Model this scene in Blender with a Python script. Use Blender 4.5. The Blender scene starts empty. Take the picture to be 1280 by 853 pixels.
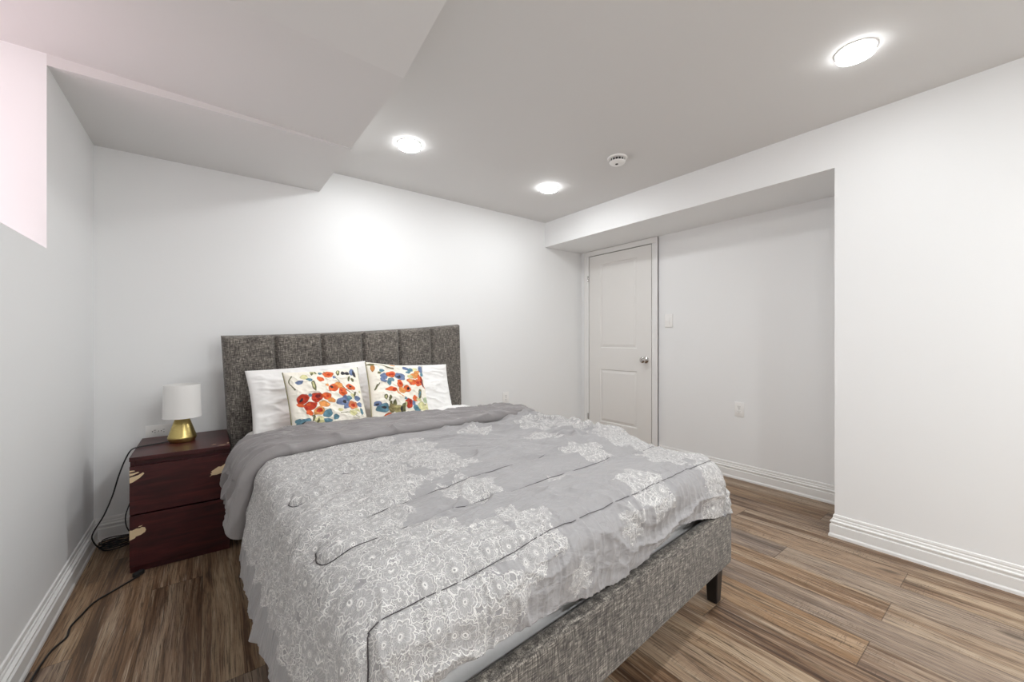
import bpy, bmesh, math, random
import numpy as np
from mathutils import Vector, Matrix

S = bpy.context.scene
# ------------------------------------------------------------------ camera
cam_d = bpy.data.cameras.new('camera'); cam = bpy.data.objects.new('camera', cam_d)
S.collection.objects.link(cam); S.camera = cam
EYE = 1.11
cam.location = (0, 0, EYE)
cam.rotation_euler = (math.radians(90), 0, math.radians(-37.23))
cam_d.sensor_width = 36; cam_d.lens = 500/1280*36
cam_d.shift_y = -1.5/1280
cam_d.clip_start = .02
# ------------------------------------------------------------------ world, exposure
W = bpy.data.worlds.new('world'); S.world = W; W.use_nodes = True
W.node_tree.nodes['Background'].inputs[0].default_value = (.85, .9, 1, 1)
W.node_tree.nodes['Background'].inputs[1].default_value = 1.0
vs = S.view_settings
vs.view_transform = 'Standard'; vs.look = 'None'; vs.gamma = 1; vs.use_curve_mapping = False
vs.exposure = -0.06
S.cycles.use_denoising = True
S.cycles.max_bounces = 10; S.cycles.diffuse_bounces = 7
S.cycles.sample_clamp_indirect = 6
LAMP_W = 6.0           # each ceiling downlight
DAY_W = 5.5             # daylight in the high side window
# ------------------------------------------------------------------ room numbers
XL, XR, XA = -.50, 2.824, 3.375      # left wall, right wall, alcove wall
YB, YA, YN = 3.14, .698, -1.9        # back wall, alcove near edge, near wall
HC, HS, HU, HB = 2.34, 2.18, 2.225, 2.084   # ceiling, low soffit, upper soffit, beam underside
XS, YS1, YS2 = .64, 1.58, 2.335      # soffit right edge, its near edge, step between its two levels
WY0, WZ0 = 1.58, 1.466               # window recess

LIGHTS = [(1.005, 2.39), (2.19, 2.39), (2.19, .47), (1.005, .47), (2.19, -1.3), (1.005, -1.3)]  # the last three are out of view, added as fill light
LENS_K = (.76, .85, .46, 1, 1, 1)
def lamp_light(x, y, k=1.):
    l = bpy.data.lights.new('downlight', 'AREA'); l.shape = 'DISK'; l.size = .13; l.energy = LAMP_W*k
    l.color = (.955, .985, 1)
    o = bpy.data.objects.new('downlight', l); o.location = (x, y, HC-.024); S.collection.objects.link(o)
    o.visible_camera = True
for p, k in zip(LIGHTS, (.9, .5, .1, 1.2, 2.7, 3.4)): lamp_light(*p, k)
l = bpy.data.lights.new('window_daylight', 'AREA'); l.shape = 'RECTANGLE'; l.size = .7; l.size_y = .72
l.energy = DAY_W; l.color = (1, .70, .73)
o = bpy.data.objects.new('window_daylight', l); o.location = (XL-.62, 1.95, 1.85)
o.rotation_euler = (0, math.radians(-90), 0); S.collection.objects.link(o)

# ================================================================== helpers
def link(o): S.collection.objects.link(o); return o
class M:
    """tiny node-material builder"""
    def __init__(s, name):
        s.m = bpy.data.materials.new(name); s.m.use_nodes = True; s.t = s.m.node_tree
        s.b = s.t.nodes['Principled BSDF']
    def n(s, typ, ins=None, **kw):
        nd = s.t.nodes.new(typ)
        for k, v in kw.items(): setattr(nd, k, v)
        for k, v in (ins or {}).items(): s.put(nd.inputs[k], v)
        return nd
    def put(s, sock, v):
        if isinstance(v, bpy.types.NodeSocket): s.t.links.new(v, sock)
        elif isinstance(v, bpy.types.Node): s.t.links.new(v.outputs[0], sock)
        else: sock.default_value = v
    def set(s, **kw):
        for k, v in kw.items(): s.put(s.b.inputs[k.replace('_', ' ')], v)
        return s
    def math(s, op, a, b=0., c=0., clamp=False):
        nd = s.n('ShaderNodeMath', operation=op, use_clamp=clamp)
        s.put(nd.inputs[0], a); s.put(nd.inputs[1], b)
        if op in ('MULTIPLY_ADD', 'SMOOTH_MIN', 'WRAP'): s.put(nd.inputs[2], c)
        return nd.outputs[0]
    def vmath(s, op, a, b=(0, 0, 0)):
        nd = s.n('ShaderNodeVectorMath', operation=op); s.put(nd.inputs[0], a)
        if op == 'SCALE': s.put(nd.inputs[3], b)
        else: s.put(nd.inputs[1], b)
        return nd.outputs[1] if op in ('LENGTH', 'DISTANCE', 'DOT_PRODUCT') else nd.outputs[0]
    def mix(s, f, a, b, mode='MIX'):
        nd = s.n('ShaderNodeMix', data_type='RGBA', blend_type=mode)
        s.put(nd.inputs[0], f); s.put(nd.inputs[6], a); s.put(nd.inputs[7], b)
        return nd.outputs[2]
    def noise(s, vec, scale, detail=2., rough=.5, dist=0.):
        nd = s.n('ShaderNodeTexNoise', {'Vector': vec, 'Scale': scale, 'Detail': detail, 'Roughness': rough, 'Distortion': dist})
        return nd.outputs[0]
    def mapr(s, v, a, b, c=0., d=1., smooth=True):
        nd = s.n('ShaderNodeMapRange', {0: v, 1: a, 2: b, 3: c, 4: d}, interpolation_type='SMOOTHSTEP' if smooth else 'LINEAR')
        return nd.outputs[0]
    def ramp(s, f, stops):
        nd = s.n('ShaderNodeValToRGB'); s.put(nd.inputs[0], f); e = nd.color_ramp.elements
        while len(e) < len(stops): e.new(.5)
        for q, (p, c) in zip(e, stops): q.position = p; q.color = (*c, 1)
        return nd.outputs[0]
    def bump(s, h, strength=.3, dist=.002, normal=None):
        nd = s.n('ShaderNodeBump', {'Height': h, 'Strength': strength, 'Distance': dist})
        if normal is not None: s.put(nd.inputs['Normal'], normal)
        s.put(s.b.inputs['Normal'], nd.outputs[0]); return nd.outputs[0]
    def obj(s): return s.n('ShaderNodeTexCoord').outputs['Object']
    def sep(s, v):
        nd = s.n('ShaderNodeSeparateXYZ'); s.put(nd.inputs[0], v); return nd.outputs
    def comb(s, x=0., y=0., z=0.):
        nd = s.n('ShaderNodeCombineXYZ'); s.put(nd.inputs[0], x); s.put(nd.inputs[1], y); s.put(nd.inputs[2], z); return nd.outputs[0]
def srgb(r, g, b):
    f = lambda c: (c/255/12.92) if c/255 <= .04045 else ((c/255+.055)/1.055)**2.4
    return (f(r), f(g), f(b))
def c4(c): return (*c, 1)

def paint(name, col, rough=.55, bump=.05, scale=90):
    m = M(name); v = m.obj()
    m.set(Base_Color=c4(col), Roughness=rough)
    h = m.noise(v, scale, 3, .6)
    m.bump(h, bump, .002)
    return m.m
def plain(name, col, rough=.5, metal=0., **kw):
    m = M(name); v = m.obj()
    f = m.noise(v, 40, 2)
    m.set(Base_Color=m.mix(m.mapr(f, .3, .7, 0, .12), c4(col), c4(tuple(x*.85 for x in col))), Roughness=rough, Metallic=metal, **kw)
    return m.m

wall_m = paint('wall_paint', (.875, .88, .88), .5, .06, 120)
ceil_m = paint('ceiling_paint', (.74, .73, .72), .8, .08, 160)
trim_m = paint('trim_paint', (.84, .835, .82), .35, .02, 60)
door_m = paint('door_paint', (.80, .785, .76), .4, .03, 60)
plastic_m = plain('white_plastic', (.92, .91, .89), .3)
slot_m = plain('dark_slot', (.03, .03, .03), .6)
chrome_m = plain('polished_nickel', (.55, .53, .51), .12, 1.)
black_m = plain('black_rubber', (.012, .012, .013), .45)
leg_m = plain('black_wood', (.012, .010, .010), .4)
def brass():
    m = M('brushed_brass'); v = m.obj(); x, y, z = m.sep(v)
    m.set(Base_Color=c4(srgb(206, 186, 122)), Metallic=1., Roughness=m.mapr(m.noise(m.comb(0, 0, m.math('MULTIPLY', z, 400)), 1, 2), .3, .7, .26, .36))
    return m.m
brass_m = brass()
def emis(name, col, st):
    m = M(name); m.set(Base_Color=(1, 1, 1, 1), Emission_Color=c4(col), Emission_Strength=st); return m.m
lens_m = emis('lit_diffuser', (.97, .99, 1), 122.)
def wood_floor():
    m = M('vinyl_plank'); v = m.obj(); x, y, z = m.sep(v)
    PW, PL = .178, 1.22
    xr = m.math('DIVIDE', m.math('ADD', x, 9.988), PW)
    row = m.math('FLOOR', xr); fx = m.math('FRACT', xr)
    wn = m.n('ShaderNodeTexWhiteNoise', noise_dimensions='1D'); m.put(wn.inputs['W'], row)
    yr = m.math('ADD', m.math('DIVIDE', m.math('ADD', y, 10-.375), PL), m.math('ADD', m.math('MULTIPLY_ADD', row, .5, .803-.0), m.math('MULTIPLY', m.math('SINE', m.math('MULTIPLY', row, math.pi/2)), .14)))
    col = m.math('FLOOR', yr); fy = m.math('FRACT', yr)
    w2 = m.n('ShaderNodeTexWhiteNoise', noise_dimensions='2D'); m.put(w2.inputs['Vector'], m.comb(row, col, 0))
    r1 = w2.outputs[0]; rc = m.sep(w2.outputs[1])
    off = m.math('MULTIPLY', r1, 37.)
    base = m.comb(m.math('ADD', x, off), m.math('ADD', y, m.math('MULTIPLY', rc[1], 19)), off)
    wob = m.noise(m.vmath('MULTIPLY', base, (5, 1.3, 1)), 1., 2)
    bx = m.math('ADD', m.math('MULTIPLY', wob, .05), m.sep(base)[0])
    g = m.comb(bx, m.sep(base)[1], off)
    broad = m.noise(m.vmath('MULTIPLY', g, (16, .9, 1)), 1., 3, .55, .4)
    mid = m.noise(m.vmath('MULTIPLY', g, (70, 2.0, 1)), 1., 6, .72, .5)
    fine = m.noise(m.vmath('MULTIPLY', g, (260, 7, 1)), 1., 4, .7)
    tone = m.math('ADD', m.math('MULTIPLY', m.math('SUBTRACT', broad, .08), .85), m.math('MULTIPLY', m.math('SUBTRACT', rc[2], .5), .17))
    tone = m.math('ADD', tone, m.math('MULTIPLY', m.math('SUBTRACT', mid, .5), 1.15))
    c = m.ramp(tone, [(.14, srgb(66, 46, 32)), (.28, srgb(112, 84, 62)), (.40, srgb(152, 126, 100)), (.52, srgb(180, 156, 128)), (.66, srgb(208, 180, 144))])
    grey = m.mix(m.mapr(m.math('ADD', m.math('MULTIPLY', rc[0], .5), broad), .55, .95), c, c4(srgb(158, 148, 138)), 'MIX')
    c = m.mix(.45, c, grey)
    tan = m.mix(m.mapr(rc[1], .5, 1., 0, .32), c, c4(srgb(180, 142, 100)), 'MIX')
    streak = m.mapr(mid, .52, .67)
    c = m.mix(m.math('MULTIPLY', streak, .8), tan, c4(srgb(66, 49, 38)))
    c = m.mix(m.mapr(m.noise(m.vmath('MULTIPLY', g, (110, 2.6, 1)), 1., 4, .7), .55, .72, 0, .55), c, c4(srgb(206, 190, 168)))
    c = m.mix(m.mapr(fine, .50, .64, 0, .75), c, c4(srgb(62, 48, 38)))
    # cross-cut saw marks in some patches
    saw = m.noise(m.vmath('MULTIPLY', g, (22, 210, 1)), 1., 2, .6)
    patch = m.mapr(m.noise(m.vmath('MULTIPLY', g, (8, 2.2, 1)), 1., 2), .56, .66)
    c = m.mix(m.math('MULTIPLY', m.mapr(saw, .54, .66), m.math('MULTIPLY', patch, .5)), c, c4(srgb(72, 58, 46)))
    # knots
    vk = m.n('ShaderNodeTexVoronoi', {'Vector': m.vmath('MULTIPLY', g, (4.2, 1.6, 1)), 'Scale': 1.}).outputs[0]
    c = m.mix(m.mapr(vk, .02, .10, .7, 0), c, c4(srgb(58, 42, 32)))
    ex = m.math('MINIMUM', fx, m.math('SUBTRACT', 1., fx)); ey = m.math('MINIMUM', fy, m.math('SUBTRACT', 1., fy))
    gap = m.math('MAXIMUM', m.mapr(ex, .004, .014, 1, 0), m.mapr(ey, .0007, .002, 1, 0))
    c = m.mix(m.math('MULTIPLY', gap, .55), c, c4(srgb(58, 45, 36)))
    m.set(Base_Color=c, Roughness=m.mapr(mid, .3, .7, .38, .52), Specular_IOR_Level=.4)
    h = m.math('SUBTRACT', m.math('MULTIPLY', fine, .5), m.math('MULTIPLY', gap, 1.5))
    m.bump(h, .35, .0015)
    return m.m
floor_m = wood_floor()
def linen():
    m = M('grey_linen_weave'); v = m.obj()
    a = m.noise(m.vmath('MULTIPLY', v, (38, 38, 330)), 1., 2, .6)
    b = m.noise(m.vmath('MULTIPLY', v, (330, 330, 34)), 1., 2, .6)
    k = m.noise(v, 9, 2)
    t = m.math('MAXIMUM', a, b)
    t2 = m.math('ADD', m.math('MULTIPLY', a, .55), m.math('MULTIPLY', b, .55))
    c = m.ramp(m.math('ADD', t2, m.math('MULTIPLY', m.math('SUBTRACT', k, .5), .1)),
               [(.42, srgb(52, 48, 44)), (.52, srgb(90, 85, 80)), (.60, srgb(118, 112, 105)), (.72, srgb(182, 175, 164))])
    m.set(Base_Color=c, Roughness=.9, Sheen_Weight=.15)
    m.bump(t2, .6, .002)
    return m.m
linen_m = linen()
def cotton(name, col, rough=.9, sc=14):
    m = M(name); v = m.obj()
    h = m.noise(v, sc, 4, .6, .5)
    w = m.noise(v, 900, 1)
    m.set(Base_Color=c4(col), Roughness=rough, Sheen_Weight=.1)
    b = m.bump(h, .2, .02)
    return m.m
white_cotton = cotton('white_cotton', (.93, .92, .905), .9, 6)
sheet_m = cotton('white_sheet', (.80, .79, .78), .9, 10)
under_m = cotton('dark_grey_satin', srgb(138, 134, 134), .5, 18)
def burgundy():
    m = M('mahogany_veneer'); v = m.obj()
    g = m.noise(m.vmath('MULTIPLY', v, (5, 5, 38)), 1., 4, .6, .8)
    k = m.noise(v, 6, 3)
    c = m.ramp(g, [(.3, srgb(44, 16, 18)), (.5, srgb(64, 23, 25)), (.72, srgb(84, 34, 33))])
    c = m.mix(m.mapr(k, .4, .7, 0, .35), c, c4(srgb(52, 22, 22)))
    m.set(Base_Color=c, Roughness=.38, Specular_IOR_Level=.4)
    m.bump(g, .08, .001)
    return m.m
veneer_m = burgundy()
chip_m = plain('bare_particle_board', srgb(222, 198, 160), .85)
def shade_mat():
    m = M('lamp_shade_fabric'); v = m.obj()
    m.set(Base_Color=(.86, .85, .83, 1), Roughness=.85, Transmission_Weight=.0, Subsurface_Weight=.0)
    m.bump(m.noise(v, 500, 2), .1, .001)
    return m.m
shade_m = shade_mat()
def glass():
    m = M('window_glass'); t = m.t; out = t.nodes['Material Output']
    tr = m.n('ShaderNodeBsdfTransparent'); gl = m.n('ShaderNodeBsdfGlossy', {'Roughness': .02})
    mx = m.n('ShaderNodeMixShader', {0: .06}); t.links.new(tr.outputs[0], mx.inputs[1]); t.links.new(gl.outputs[0], mx.inputs[2])
    t.links.new(mx.outputs[0], out.inputs[0]); return m.m
glass_m = glass()

def lace_mat():
    """grey satin with white lace embroidery; lines come from cell-based flower outlines"""
    m = M('silver_satin_with_lace')
    uv = m.n('ShaderNodeUVMap', uv_map='cloth').outputs[0]
    warp = m.n('ShaderNodeTexNoise', {'Vector': uv, 'Scale': 14., 'Detail': 1.}).outputs[1]
    uvw = m.vmath('ADD', uv, m.vmath('SCALE', m.vmath('SUBTRACT', warp, (.5, .5, .5)), .03))
    warp2 = m.n('ShaderNodeTexNoise', {'Vector': uv, 'Scale': 75., 'Detail': 2.}).outputs[1]
    uvw = m.vmath('ADD', uvw, m.vmath('SCALE', m.vmath('SUBTRACT', warp2, (.5, .5, .5)), .0055))
    def flower(cell, petals, R, amp, w, seed, rings=1):
        sc = 1./cell
        p = m.vmath('ADD', uvw, (seed*1.37, seed*.71, 0))
        vo = m.n('ShaderNodeTexVoronoi', {'Vector': p, 'Scale': sc, 'Randomness': .75}, voronoi_dimensions='2D')
        d = m.vmath('SUBTRACT', m.vmath('SCALE', p, sc) if False else p, vo.outputs['Position'])
        x, y, z = m.sep(d)
        r = m.vmath('LENGTH', m.comb(x, y, 0))
        rnd = m.sep(vo.outputs['Color'])
        th = m.math('ADD', m.math('ARCTAN2', y, x), m.math('MULTIPLY', rnd[0], 6.28))
        s = m.math('ABSOLUTE', m.math('SINE', m.math('MULTIPLY', th, petals/2.)))
        sz = m.math('MULTIPLY_ADD', rnd[1], .35, .75)
        rad = m.math('MULTIPLY', m.math('MULTIPLY_ADD', s, amp, 1-amp*.5), m.math('MULTIPLY', sz, R))
        out = m.mapr(m.math('ABSOLUTE', m.math('SUBTRACT', r, rad)), w*.5, w, 1, 0)
        inside = m.mapr(m.math('SUBTRACT', r, rad), -w, 0., 1, 0)
        vein = m.mapr(m.math('ABSOLUTE', m.math('SINE', m.math('MULTIPLY', th, petals*1.0))), .10, .3, 1, 0)
        ring2 = m.mapr(m.math('ABSOLUTE', m.math('SUBTRACT', m.math('FRACT', m.math('DIVIDE', r, m.math('MULTIPLY', rad, .50))), .5)), .05, .14, .6, 0)
        ring2 = m.math('MULTIPLY', ring2, inside)
        core = m.mapr(m.math('ABSOLUTE', m.math('SUBTRACT', r, R*.13)), R*.03, R*.07, 1, 0)
        line = m.math('MAXIMUM', out, m.math('MAXIMUM', core, ring2))
        line = m.math('MAXIMUM', line, m.math('MULTIPLY', m.math('MULTIPLY', vein, inside), .6))
        return line, inside
    A, Ai = flower(.070, 9, .028, .22, .0014, 1.)
    B, Bi = flower(.030, 5, .0120, .38, .0012, 2.)
    C, Ci = flower(.020, 2, .0085, .85, .0011, 3.)
    D, Di = flower(.047, 6, .0185, .36, .0013, 5.)
    nA = m.math('SUBTRACT', 1., Ai)
    l = m.math('MAXIMUM', A, m.math('MULTIPLY', D, nA))
    nAD = m.math('MULTIPLY', nA, m.math('SUBTRACT', 1., Di))
    l = m.math('MAXIMUM', l, m.math('MULTIPLY', B, nAD))
    nB = m.math('MULTIPLY', nAD, m.math('SUBTRACT', 1., Bi))
    l = m.math('MAXIMUM', l, m.math('MULTIPLY', C, nB))
    fill = m.math('MAXIMUM', m.math('MAXIMUM', Ai, Di), m.math('MAXIMUM', Bi, m.math('MULTIPLY', Ci, nB)))
    # stems: thin contour lines of a noise field
    sn = m.noise(uvw, 16., 1.)
    stem = m.mapr(m.math('ABSOLUTE', m.math('SUBTRACT', sn, .5)), .006, .018, 1, 0)
    l = m.math('MAXIMUM', l, m.math('MULTIPLY', stem, m.math('MULTIPLY', nB, .8)))
    mask0 = m.n('ShaderNodeAttribute', attribute_name='lace').outputs['Fac']
    mk = m.mapr(m.math('ADD', mask0, m.math('MULTIPLY', m.math('SUBTRACT', m.noise(uv, 44., 3), .5), 1.1)), .46, .54)
    l = m.math('MULTIPLY', l, mk)
    fill = m.math('MULTIPLY', m.math('MULTIPLY', fill, mk), .13)
    ux, uy, uz = m.sep(uv)
    weave = m.noise(m.vmath('MULTIPLY', uv, (900, 900, 1)), 1., 1)
    base = m.mix(m.mapr(weave, .3, .7, 0, .25), c4(srgb(160, 158, 159)), c4(srgb(140, 138, 139)))
    c = m.mix(m.math('MAXIMUM', m.math('MULTIPLY', l, .92), fill), base, c4(srgb(240, 238, 235)))
    m.set(Base_Color=c, Roughness=m.mapr(l, 0, 1, .50, .8), Sheen_Weight=.2, Specular_IOR_Level=.35)
    wr = m.noise(m.vmath('MULTIPLY', uv, (14, 30, 1)), 1., 4, .6, .6)
    hh = m.math('ADD', m.math('MULTIPLY', l, .10), m.math('MULTIPLY', wr, .6))
    m.bump(hh, .85, .018)
    return m.m
lace_m = lace_mat()
def print_mat():
    m = M('printed_poppy_cotton'); a = m.n('ShaderNodeAttribute', attribute_name='print').outputs['Color']
    m.set(Base_Color=a, Roughness=.85, Sheen_Weight=.1)
    m.bump(m.noise(m.obj(), 16, 3), .3, .01)
    return m.m
print_m = print_mat()

class B:
    """collects shapes in a bmesh and links them as one mesh object"""
    def __init__(s): s.bm = bmesh.new()
    def box(s, x0, x1, y0, y1, z0, z1, bev=0., seg=2):
        t = bmesh.new(); bmesh.ops.create_cube(t, size=1.)
        for v in t.verts: v.co = Vector(((x0+x1)/2+v.co.x*(x1-x0), (y0+y1)/2+v.co.y*(y1-y0), (z0+z1)/2+v.co.z*(z1-z0)))
        if bev: bmesh.ops.bevel(t, geom=t.edges[:], offset=bev, segments=seg, profile=.5, affect='EDGES')
        s.merge(t); return s
    def merge(s, t, mat=None):
        if mat is not None: bmesh.ops.transform(t, matrix=mat, verts=t.verts)
        me = bpy.data.meshes.new('tmp'); t.to_mesh(me); t.free(); s.bm.from_mesh(me); bpy.data.meshes.remove(me); return s
    def lathe(s, prof, n=48, mat=None):
        t = bmesh.new(); rings = []
        for r, z in prof:
            if r < 1e-6: rings.append([t.verts.new((0, 0, z))])
            else: rings.append([t.verts.new((r*math.cos(2*math.pi*k/n), r*math.sin(2*math.pi*k/n), z)) for k in range(n)])
        for a, b in zip(rings, rings[1:]):
            for k in range(n):
                q = [a[k % len(a)], a[(k+1) % len(a)], b[(k+1) % len(b)], b[k % len(b)]]
                u = []
                for v in q:
                    if v not in u: u.append(v)
                if len(u) > 2: t.faces.new(u)
        bmesh.ops.recalc_face_normals(t, faces=t.faces)
        return s.merge(t, mat)
    def prism(s, pts, d0, d1, axis='x'):
        """extrude a 2-D outline along an axis"""
        t = bmesh.new(); f = {'x': lambda a, b, d: (d, a, b), 'y': lambda a, b, d: (a, d, b), 'z': lambda a, b, d: (a, b, d)}[axis]
        lo = [t.verts.new(f(a, b, d0)) for a, b in pts]; hi = [t.verts.new(f(a, b, d1)) for a, b in pts]
        n = len(pts)
        for k in range(n): t.faces.new((lo[k], lo[(k+1) % n], hi[(k+1) % n], hi[k]))
        t.faces.new(lo); t.faces.new(hi[::-1]); bmesh.ops.recalc_face_normals(t, faces=t.faces)
        return s.merge(t)
    def tube(s, pts, r, n=8, steps=8):
        P = smooth_path(pts, steps); t = bmesh.new(); rings = []
        up = Vector((0, 0, 1)); prev = None
        for i, p in enumerate(P):
            d = (P[min(i+1, len(P)-1)]-P[max(i-1, 0)]).normalized()
            if prev is None: a = d.orthogonal().normalized()
            else: a = (prev-d*prev.dot(d)).normalized()
            prev = a; b = d.cross(a)
            rings.append([t.verts.new(p+(a*math.cos(2*math.pi*k/n)+b*math.sin(2*math.pi*k/n))*r) for k in range(n)])
        for a, b in zip(rings, rings[1:]):
            for k in range(n): t.faces.new((a[k], a[(k+1) % n], b[(k+1) % n], b[k]))
        t.faces.new(rings[0][::-1]); t.faces.new(rings[-1]); bmesh.ops.recalc_face_normals(t, faces=t.faces)
        return s.merge(t)
    def build(s, name, mat, parent=None, smooth=False, loc=None):
        me = bpy.data.meshes.new(name); s.bm.to_mesh(me); s.bm.free()
        o = bpy.data.objects.new(name, me); me.materials.append(mat)
        if smooth:
            me.polygons.foreach_set('use_smooth', [True]*len(me.polygons))
            if smooth != 'all': me.set_sharp_from_angle(angle=math.radians(smooth if smooth is not True else 40))
        link(o)
        if loc: o.location = loc
        if parent: o.parent = parent
        return o
def smooth_path(pts, steps=8):
    P = [Vector(p) for p in pts]
    if steps < 2 or len(P) < 3: return P
    out = []
    for i in range(len(P)-1):
        p0, p1, p2, p3 = P[max(i-1, 0)], P[i], P[i+1], P[min(i+2, len(P)-1)]
        for k in range(steps):
            t = k/steps
            out.append(.5*((2*p1)+(p2-p0)*t+(2*p0-5*p1+4*p2-p3)*t*t+(3*p1-p0-3*p2+p3)*t**3))
    out.append(P[-1]); return out
def tag(o, label=None, cat=None, group=None, kind=None):
    if label: o['label'] = label
    if cat: o['category'] = cat
    if group: o['group'] = group
    if kind: o['kind'] = kind
    return o
def empty(name, loc=(0, 0, 0), rz=0):
    o = bpy.data.objects.new(name, None); o.location = loc; o.rotation_euler = (0, 0, rz); o.empty_display_size = .05
    return link(o)
def copy_tree(o, parent=None):
    c = o.copy(); link(c); c.parent = parent
    for ch in list(o.children): copy_tree(ch, c)
    return c
def struct(o, label, cat=None): return tag(o, label, cat or o.name.split('_')[0], kind='structure')
def part(name, mat, parent, smooth=False, *boxes, bev=0.):
    b = B()
    for q in boxes: b.box(*q, bev=bev)
    return b.build(name, mat, parent, smooth)

# ================================================================== room shell
T = .12
struct(part('floor', floor_m, None, False, (XL-T, XA+T, YN-T, YB+T, -.1, 0)), 'brown and grey wood plank floor running from the camera to the bed')
struct(part('ceiling', ceil_m, None, False, (XL-T, XA+T, YN-T, YB+T, HC, HC+.1)), 'flat off-white ceiling with round downlights')
struct(part('wall_back', wall_m, None, False, (XL-T, XA+T, YB, YB+T, 0, HC)), 'white wall behind the headboard')
struct(part('wall_near', wall_m, None, False, (XL-T, XA+T, YN-T, YN, 0, HC)), 'white wall behind the camera')
struct(part('wall_right', wall_m, None, False, (XR, XA+T, YN, YA, 0, HC)), 'white wall projecting forward at the right of the room')
struct(part('wall_alcove', wall_m, None, False, (XA, XA+T, YA, YB, 0, HC)), 'white recessed wall that holds the door')
b = B(); WX = XL-.42                                       # left wall, thick, with the high window recess cut in it
b.box(WX, XL, YN, WY0, 0, HC); b.box(WX, XL, YS2, YB, 0, HC); b.box(WX, XL, WY0, YS2, 0, WZ0)
struct(b.build('wall_left', wall_m), 'white left wall with a high window recess near the ceiling')
b = B(); b.box(XL, XS, YS2, YB, HS, HC); b.box(WX, XL, WY0, YS2, HU, HC)
t = bmesh.new(); zr = HS+.006
co = [(XL, YS2, HU), (XL, YS1, HU), (XL, .75, HC), (XL, YS2, HC), (XS, YS2, zr), (XS, YS1, zr), (XS, .75, HC), (XS, YS2, HC)]
q = [t.verts.new(c) for c in co]
for f in ((0, 1, 2, 3), (4, 5, 6, 7), (0, 1, 5, 4), (1, 2, 6, 5), (2, 3, 7, 6), (3, 0, 4, 7)): t.faces.new([q[k] for k in f])
bmesh.ops.recalc_face_normals(t, faces=t.faces); b.merge(t)
struct(b.build('trim_1', ceil_m), 'dropped two-level ceiling bulkhead above the nightstand corner', 'bulkhead')
struct(part('trim_2', wall_m, None, False, (XR, XA, YA, YB, HB, HC)), 'white ceiling beam spanning above the door alcove', 'beam')
# window in the recess
w = tag(empty('window_1', (WX, 0, 0)), 'high basement window inside the left wall recess', 'window', kind='structure')
b = B(); x0, x1 = -.10, -.05
b.box(x0, x1, WY0, WY0+.05, WZ0, HU, .004); b.box(x0, x1, YS2-.05, YS2, WZ0, HU, .004); b.box(x0, x1, WY0+.05, YS2-.05, WZ0, WZ0+.05, .004); b.box(x0, x1, WY0+.05, YS2-.05, HU-.05, HU, .004)
b.box(x0, x1, 1.94, 1.98, WZ0+.05, HU-.05, .004)
b.build('window_frame', trim_m, w)
part('pane', glass_m, w, False, (-.078, -.072, WY0+.05, YS2-.05, WZ0+.05, HU-.05))

# baseboards ---------------------------------------------------------
PROF = [(0, 0), (.024, 0), (.0235, .012), (.019, .020), (.019, .066), (.0125, .069), (.0125, .076), (.0180, .081), (.0180, .087), (.0085, .091), (.0095, .101), (.0055, .105), (.0065, .112), (.0050, .121), (0, .124)]
def baseboard(name, p, q, nrm, label, e0=0., e1=0.):
    """profile swept from p to q; e0/e1 = mitre sign at each end (+1 outside corner, -1 inside)"""
    p, q, nv = Vector((*p, 0)), Vector((*q, 0)), Vector((*nrm, 0)); d = (q-p).normalized()
    t = bmesh.new(); A, Z = [], []
    for o_, h in PROF:
        A.append(t.verts.new(p+nv*o_-d*(o_*e0)+Vector((0, 0, h)))); Z.append(t.verts.new(q+nv*o_+d*(o_*e1)+Vector((0, 0, h))))
    n = len(A)
    for k in range(n): t.faces.new((A[k], A[(k+1) % n], Z[(k+1) % n], Z[k]))
    t.faces.new(A); t.faces.new(Z[::-1]); bmesh.ops.recalc_face_normals(t, faces=t.faces)
    b = B(); b.merge(t); o = b.build(name, trim_m, None, False)
    return struct(o, label, 'baseboard')
baseboard('baseboard_left', (XL, YN), (XL, YB), (1, 0), 'white moulded baseboard along the left wall', -1, -1)
baseboard('baseboard_back', (XL, YB), (XA, YB), (0, -1), 'white moulded baseboard behind the bed', -1, -1)
baseboard('baseboard_alcove', (XA, 2.16), (XA, YA), (-1, 0), 'white moulded baseboard in the door alcove', 0, -1)
baseboard('baseboard_return', (XA, YA), (XR, YA), (0, 1), 'white baseboard on the alcove return', -1, 1)
baseboard('baseboard_right', (XR, YA), (XR, YN), (-1, 0), 'white moulded baseboard on the right wall', 1, -1)
baseboard('baseboard_near', (XL, YN), (XR, YN), (0, 1), 'white moulded baseboard behind the camera', -1, -1)

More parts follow.
